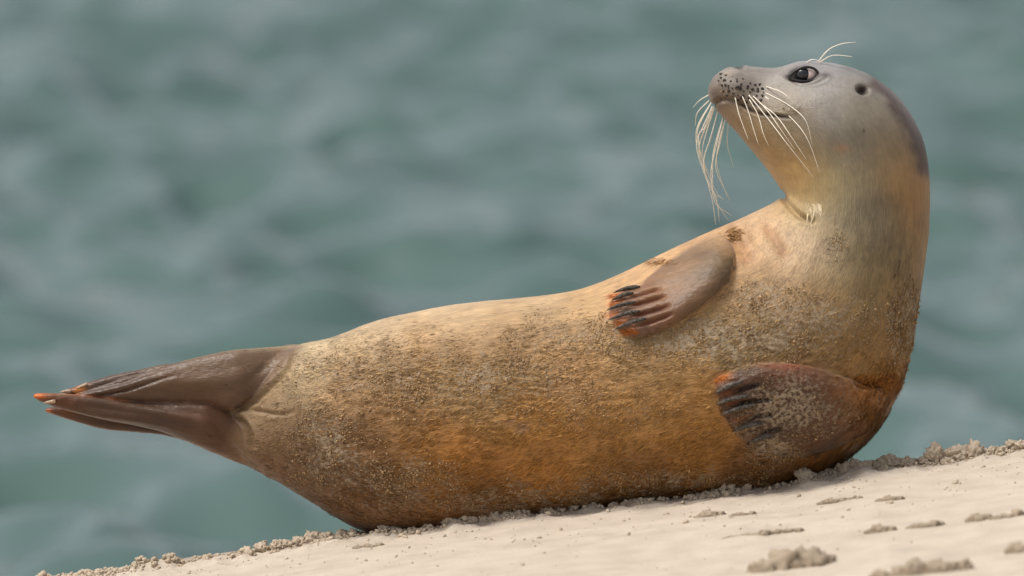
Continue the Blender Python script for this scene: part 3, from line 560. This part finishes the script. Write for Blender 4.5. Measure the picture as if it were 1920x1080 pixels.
part('throat_tuft', me, M_FUR, 'stuff', 'white fur tuft at the throat fold')
tuft(1372, 440, 14, 8, 150, 16, 2.0, 0.2, (0.6, 0.7), (172, 128, 78), 'flipper_tuft', 'golden fur tuft at the root of the upper flipper')
tuft(1240, 490, 22, 5, 150, 15, 1.8, 0.2, (-0.9, 0.6), (172, 126, 80), 'flipper_tuft')
tuft(1655, 716, 34, 14, 900, 22, 2.0, 0.22, (-0.9, 0.35), (176, 112, 48), 'flipper_tuft', 'golden fur tuft at the root of the lower flipper')
for cx, cy, rgb in ((1160, 554, (184, 104, 42)), (1162, 568, (184, 104, 42)), (1174, 604, (184, 104, 42)), (1186, 622, (184, 104, 42)), (1360, 708, (184, 104, 42))):
    tuft(cx, cy, 13, 3.5, 70, 13, 1.6, 0.12, (-1, 0.22), rgb, 'claw_fringe')
# --- tubes for claws and whiskers
def tube(pts, rads, nseg=8, flat=1.0):
    pts = np.asarray(pts, float); m = len(pts); tn = np.gradient(pts, axis=0); tn /= np.linalg.norm(tn, axis=1)[:, None]
    up = FV * -1; a = np.cross(tn, up); a /= np.linalg.norm(a, axis=1)[:, None] + 1e-9; b = np.cross(a, tn)
    an = np.linspace(0, 2 * np.pi, nseg, endpoint=False)
    v = (pts[:, None] + (a[:, None] * np.cos(an)[None, :, None] + b[:, None] * np.sin(an)[None, :, None] * flat) * np.asarray(rads)[:, None, None]).reshape(-1, 3)
    i = np.arange(m * nseg).reshape(m, nseg); j = np.roll(i, -1, 1)
    f = np.stack([i[:-1], j[:-1], j[1:], i[1:]], -1).reshape(-1, 4).tolist() + [tuple(i[0][::-1]), tuple(i[-1])]
    return mesh('tube', v, f)
M_CLAW = mat_plain('claw horn', (0.080, 0.070, 0.060), 0.75, 0.15, 0.8, 260)
for cs in (CLAW_U, CLAW_L):
    for t_, b_ in cs:
        t_, b_ = np.array(t_, float), np.array(b_, float); P3 = []
        ks = np.linspace(0, 1, 9); sp, _ = surf(*(b_ * 0.5 + t_ * 0.5)); zb, _ = surf(*b_); zt, _ = surf(*t_)
        wb = Q([zb])[0, 2]; wt = Q([zt])[0, 2]
        for k in ks:
            q = b_ * (1 - k) + t_ * k; wq = min(wb, Q([sp])[0, 2]) * (1 - k) + min(wt, Q([sp])[0, 2] + 8) * k - 5.5 - 5 * math.sin(math.pi * k)
            q = q + np.array([0, -2.5]) * math.sin(math.pi * k); P3.append((q[0], q[1], wq))
        part('claw', tube(P(P3), (np.array([1.5, 3.0, 3.8, 4.1, 4.0, 3.6, 2.9, 2.0, 0.6])) * S, 10), M_CLAW)
M_HCLAW = mat_plain('pale claw', (0.42, 0.30, 0.20), 0.5, 0.4, 0.3)
for t_, b_ in (((112, 735), (134, 733)), ((142, 729), (164, 720)), ((82, 755), (104, 752))):
    z, _ = surf(*b_); wq = Q([z])[0, 2] if z is not None else -15
    part('hind_claw', tube(P([(b_[0] * (1 - k) + t_[0] * k, b_[1] * (1 - k) + t_[1] * k, wq - 2) for k in np.linspace(0, 1, 5)]), np.array([3.2, 3.4, 2.8, 2.0, 0.6]) * S), M_HCLAW)
M_WH = mat_plain('whisker', (0.82, 0.75, 0.62), 0.4, 0.5, 0.1)
NEARW = [[(1378, 181), (1386, 215), (1403, 262)], [(1391, 178), (1403, 208), (1412, 239), (1422, 271)], [(1403, 183), (1421, 215), (1431, 250), (1441, 273)], [(1401, 174), (1442, 225), (1477, 271), (1526, 333)], [(1421, 190), (1456, 218), (1484, 257), (1512, 299)],
         [(1428, 176), (1477, 215), (1512, 257), (1537, 322)], [(1431, 172), (1477, 196), (1510, 225), (1523, 271)], [(1435, 162), (1466, 173), (1491, 194)], [(1410, 178), (1438, 206), (1462, 240), (1490, 280)]]
FARW = [[(1329, 178), (1312, 188), (1299, 202)], [(1330, 188), (1308, 211), (1303, 236)], [(1333, 193), (1310, 232), (1305, 260), (1312, 299)], [(1336, 199), (1319, 236), (1306, 268), (1315, 310), (1336, 359), (1357, 373)], [(1340, 202), (1324, 250), (1317, 289), (1326, 341)],
        [(1346, 208), (1333, 257), (1320, 306), (1336, 377), (1342, 421)], [(1356, 220), (1342, 278), (1333, 327), (1343, 377), (1366, 414)], [(1360, 224), (1347, 271), (1345, 313), (1364, 370)], [(1366, 230), (1364, 271), (1375, 313)], [(1338, 200), (1322, 240), (1311, 280), (1324, 330), (1345, 372)]]
FARW += [[(q[0] + rng.uniform(-7, 9) * min(1, 0.15 + j_ * 0.5), q[1] + rng.uniform(-12, 8) * min(1, j_ * 0.5)) for j_, q in enumerate(l)] for l in FARW[2:8]]
BROW = [[(1533, 117), (1554, 93), (1579, 82), (1605, 79)], [(1537, 117), (1561, 104), (1598, 106)], [(1510, 120), (1521, 112), (1534, 113)]]
for l in NEARW:
    z, nn = surf(*l[0]); w0 = Q([z])[0, 2]; c = catmull(l, 18); k = np.linspace(0, 1, 18)
    cmin = min([Q([surf(*q)[0]])[0, 2] if surf(*q)[0] is not None else 0 for q in c])
    wv = np.minimum(w0 + 4 - 30 * k, w0 + (cmin - 8 - w0) * np.minimum(1, k * 1.6)) - 6 * k
    wv[0] = w0 + 5
    part('whisker', tube(P(np.column_stack([c, wv])), np.interp(k, [0, 0.5, 1], [1.05, 0.8, 0.3]) * S, 6), M_WH)
for i, l in enumerate(FARW):
    c = catmull(l, 18); k = np.linspace(0, 1, 18); wv = 16 + 26 * k + 3 * (i % 3)
    part('whisker', tube(P(np.column_stack([c, wv])), np.interp(k, [0, 0.5, 1], [1.05, 0.8, 0.3]) * S * (0.7 if i == 8 else 1), 6), M_WH)
for i, l in enumerate(BROW):
    c = catmull(l, 14); k = np.linspace(0, 1, 14)
    part('brow_whisker', tube(P(np.column_stack([c, -46 + 6 * i - 20 * k])), np.interp(k, [0, 1], [1.4, 0.4]) * S, 6), M_WH)
# --- follicle spots on the whisker pads
fo = []
for i in range(9):
    for j in range(7):
        q = np.array([1344 + i * 10 + (j % 2) * 5 + j * 2.5, 138 + j * 8.2 + i * 2.6]) + rng.uniform(-3, 3, 2)
        if q[1] < 178 + (q[0] - 1350) * 0.30 and q[0] < 1432 and q[1] > 136: fo.append(q)
fp = [surf(*q)[0] for q in fo]; fp = np.array([p for p in fp if p is not None])
v, f = crumbs(fp, rng.uniform(1.9, 3.4, len(fp)) * S, 0.8); part('whisker_follicles', fastmesh('whisker_follicles', v, f), mat_plain('dark follicle', (0.03, 0.025, 0.022), 0.6, 0.3), 'stuff')
# --- eye (the far one too)
def ellipsoid(c, r, axx, axy, axz, nu=32, nv=20, vmax=1.0):
    u = np.linspace(0, 2 * np.pi, nu, endpoint=False); vv = np.linspace(0.001, math.pi * vmax, nv)
    V = np.array([c + axx * r[0] * math.sin(b) * math.cos(a) + axy * r[1] * math.sin(b) * math.sin(a) + axz * r[2] * math.cos(b) for b in vv for a in u])
    i = np.arange(nu * nv).reshape(nv, nu); j = np.roll(i, -1, 1)
    return mesh('e', V, np.stack([i[:-1], j[:-1], j[1:], i[1:]], -1).reshape(-1, 4).tolist())
M_EYE = mat_plain('eye white', (0.78, 0.62, 0.58), 0.12, 0.6, 0.15, 200); M_IRIS = mat_plain('iris', (0.012, 0.013, 0.018), 0.06, 0.7, 0.3, 200)
M_EYE.node_tree.nodes['Principled BSDF'].inputs['Coat Weight'].default_value = 0.6; M_IRIS.node_tree.nodes['Principled BSDF'].inputs['Specular IOR Level'].default_value = 0.6
M_LID = mat_plain('dark eyelid', (0.018, 0.014, 0.014), 0.4, 0.4, 0.3)
rim = [Q([p])[0, 2] for p in (surf(1484, 146)[0], surf(1508, 153)[0], surf(1534, 146)[0]) if p is not None]
EW = float(np.mean(rim))
for sg in (1, -1):
    wv = EW + 12 if sg == 1 else -(EW + 12)
    c = P([(EYE[0] + 3, EYE[1] + 0.5, wv)])[0]
    e = part('eye', ellipsoid(c, np.array([20, 13.5, 15]) * S, RV, UV, FV), M_EYE)
    c2 = P([(EYE[0] - 2.4, EYE[1] + 0.3, wv - sg * 2.8)])[0]
    lp = catmull([(1479, 146), (1489, 135), (1502, 127.5), (1515, 126), (1527, 129.5), (1534, 139), (1528, 148), (1515, 152), (1500, 152), (1488, 150)], 48, True); lp = np.vstack([lp, lp[:1]])
    lw = EW + 1.5 - 3.5 * np.sin(np.linspace(0, 2 * np.pi, len(lp)) * 1.0) ** 2
    part('eyelid', tube(P(np.column_stack([lp, lw * sg])), np.full(len(lp), 2.6) * S, 8), M_LID)
    ir = obj('iris', ellipsoid(c2, np.array([16.5, 13.3, 15]) * S, RV, UV, FV), M_IRIS, e)

# ------------------------------------------------------------------ sand clods and crumbs along the brow
def clod_mesh(r, seed, sub=3, rough=0.5):
    import bmesh
    bm = bmesh.new(); bmesh.ops.create_icosphere(bm, subdivisions=sub, radius=1); v = np.array([q.co[:] for q in bm.verts]); k = 0.9 + rough * fbm(v * 1.5 + seed * 3.7, 2) + 0.45 * np.maximum(-0.1, fbm(v * 3.2 + seed, 2)) + 0.24 * fbm(v * 8 + seed, 2) + 0.16 * fbm(v * 17 + seed, 1)
    v = v * k[:, None] * r
    for q, p in zip(bm.verts, v): q.co = p
    me = bpy.data.meshes.new('clod'); bm.to_mesh(me); bm.free(); me.polygons.foreach_set('use_smooth', np.ones(len(me.polygons), bool)); return me
def ground(px_, wpx):
    """world point on the sand under picture column px_, wpx in front of / behind the seal's middle"""
    p = P([(px_, 930, wpx)])[0]; z = float(sandz(np.array([p[0]]), np.array([p[1]]))[0]); return np.array([p[0], p[1], z])
CL = [(640, 14, 'L'), (590, 18, 'L'), (612, 15, 'L'), (560, 12, 'L'), (520, 15, 'L'), (535, 13, 'L'), (490, 16, 'L'), (465, 14, 'L'), (322, 11, 'L'), (310, 8, 'L'), (330, 8, 'L'), (385, 9, 'L'), (365, 8, 'L'), (265, 10, 'L'), (185, 8, 'L'), (660, 10, 'L'),
      (1028, 10, 'B'), (1073, 8, 'B'), (1020, 8, 'B'), (930, 12, 'B'), (905, 10, 'B'), (950, 9, 'B'), (880, 10, 'B'), (840, 9, 'B'), (800, 8, 'B'), (980, 8, 'B'), (1150, 8, 'B'), (1180, 9, 'B'), (1250, 7, 'B'), (720, 9, 'B'), (740, 8, 'B'), (1400, 7, 'B'),
      (1508, 17, 'R'), (1600, 18, 'R'), (1665, 20, 'R'), (1640, 14, 'R'), (1585, 14, 'R'), (1620, 14, 'R'), (1700, 12, 'R'), (1752, 19, 'R'), (1735, 13, 'R'), (1800, 20, 'R'), (1825, 22, 'R'), (1780, 15, 'R'), (1860, 12, 'R'), (1900, 16, 'R'), (1880, 12, 'R'), (1915, 14, 'R')]
CL = sorted(CL, key=lambda t_: ('LBR'.index(t_[2]), t_[0])); ORD = 'first second third fourth fifth sixth seventh eighth ninth tenth eleventh twelfth thirteenth fourteenth fifteenth sixteenth seventeenth'.split()
def fwd(cx): return -50 * np.clip((cx - 690) / 70, 0, 1) * np.clip((1560 - cx) / 60, 0, 1)      # the belly bulges forward over the brow
LB = {'L': '%s crumbly sand clod from the left on the brow below the tail', 'B': '%s small sand crumb from the left along the belly of the seal', 'R': '%s crumbly sand clod from the left on the brow right of the seal'}
GR = {'L': 'sand clods below the tail', 'B': 'sand crumbs along the belly', 'R': 'sand clods right of the seal'}
clods = [clod_mesh(1.0, 5 + i * 1.7, 4, 0.5) for i in range(9)]; clods3 = [clod_mesh(1.0, 5 + i * 1.7, 3, 0.5) for i in range(9)]
for i, (cx, r, z) in enumerate(CL):
    r *= 0.95 if z != 'B' else 1.15
    wv = -60 + rng.uniform(-14, 6) + float(fwd(cx)); g = ground(cx, wv)
    me = clods[i % 9]; o = obj('sand_clod', me, M_CLOD, None, LB[z] % ORD[i % 16], 'sand clod', GR[z])
    sx, sy, sz = rng.uniform(0.85, 1.35), rng.uniform(0.8, 1.2), rng.uniform(0.75, 1.05)
    o.scale = (r * S * sx, r * S * sy, r * S * sz); o.rotation_euler = (rng.uniform(-.4, .4), rng.uniform(-.4, .4), rng.uniform(0, 6.3)); o.location = g + np.array([0, 0, r * S * 0.35])
def spot(px_, py_):
    """world point on the sand seen at a picture position"""
    wv = np.arange(-80, -3200, -4.0); p = P(np.stack([np.full(len(wv), px_), np.full(len(wv), 930.0), wv], 1)); p[:, 2] = sandz(p[:, 0], p[:, 1])
    return p[np.abs(Q(p)[:, 1] - py_).argmin()]
for lab, cx, cy, rx, ry, rz in (('flat damp sand clod on the slope below the belly', 1330, 968, 26, 18, 11), ('small flat damp crumb right behind the flat clod below the belly', 1392, 966, 22, 16, 7), ('thin damp sand clod on the slope below the lower flipper', 1575, 940, 40, 20, 9), ('short damp sand clod right of the thin one below the flipper', 1668, 938, 24, 16, 9),
                   ('dark round damp sand clod near the right edge', 1834, 976, 20, 16, 17), ('broad blurred damp sand clod at the bottom edge', 1490, 1062, 66, 40, 36), ('dark blurred damp crumb left of the broad bottom clod', 1428, 1068, 20, 20, 18), ('low damp sand clod left of the dark round one', 1735, 988, 32, 22, 12),
                   ('little damp sand clod at the left end of the low chain', 1650, 996, 26, 22, 12), ('damp sand clod by the right edge behind the dark round one', 1895, 968, 36, 24, 12), ('wide low damp sand clod in the bottom right corner', 1730, 1074, 86, 40, 26), ('small damp sand clod below the tail base', 690, 1026, 26, 16, 9), ('dark blurred crumb at the far right bottom', 1912, 1034, 20, 18, 16), ('faint low damp clod below the belly in the foreground', 1430, 1002, 70, 30, 7)):
    g = spot(cx, cy); vs, fs_, o_ = [], [], 0
    nb = max(5, int(rx / 5))
    for b_ in range(nb):
        u = -1 + 2 * (b_ + 0.5) / nb; rb = rz * rng.uniform(0.35, 0.95) * (1 - 0.6 * abs(u)) + 1.5; src = clods3[b_ % 9]
        q = np.array([t_.co[:] for t_ in src.vertices]) * S * [max(1.25 * rb, 1.7 * rx / nb), 1.1 * rb, 1.15 * rb] + [u * rx * S, rng.normal(0, 0.10) * ry * S, u * rx * S * 0.13 - rb * S * 0.12]
        vs.append(q); fs_.append(np.array([t_.vertices[:] for t_ in src.polygons]) + o_); o_ += len(q)
    o = obj('brown_sand_clod', fastmesh('brown_clod', np.vstack(vs), np.vstack(fs_)), M_BROWN, None, lab, 'sand clod'); o.location = g  # foreground clods, browner than those on the brow
m = 19000; cxs = rng.uniform(-100, 2050, m); wv = -62 + rng.normal(0, 20, m) + fwd(cxs); dens = fbm(np.stack([cxs / 40, wv * 0, wv * 0], 1), 3); keep = rng.uniform(0, 1, m) < np.clip(0.3 + dens * 1.6, 0.05, 1); cxs, wv = cxs[keep], wv[keep]
pp = P(np.stack([cxs, np.full(len(cxs), 930.0), wv], 1)); rr_ = np.clip(rng.lognormal(math.log(2.2), 0.5, len(cxs)), 0.8, 7) * S
heap = 9 * np.clip(fbm(np.stack([cxs / 25, cxs * 0, cxs * 0 + 4], 1), 2) + 0.3, 0, 1)
for cx, r, z in CL: heap = np.maximum(heap, r * np.exp(-((cxs - cx) / (r * 1.3)) ** 2))
pp[:, 2] = sandz(pp[:, 0], pp[:, 1]) + rr_ * 0.4 + rng.uniform(0, 0.8, len(cxs)) * heap * S * np.exp(-((wv - fwd(cxs) + 64) / 14) ** 2)
m2 = 900; c2 = rng.uniform(-60, 2000, m2); w2 = -90 - rng.exponential(420, m2); p2 = P(np.stack([c2, np.full(m2, 930.0), w2], 1)); r2 = np.clip(rng.lognormal(math.log(1.5), 0.55, m2), 0.6, 6) * S
p2[:, 2] = sandz(p2[:, 0], p2[:, 1]) + r2 * 0.2; pp = np.vstack([pp, p2]); rr_ = np.concatenate([rr_, r2])
v, f = crumbs(pp, rr_); obj('sand_crumbs', fastmesh('sand_crumbs', v, f), M_CLOD, None, 'loose sand crumbs strewn along the brow of the beach', 'sand crumbs', None, 'stuff')
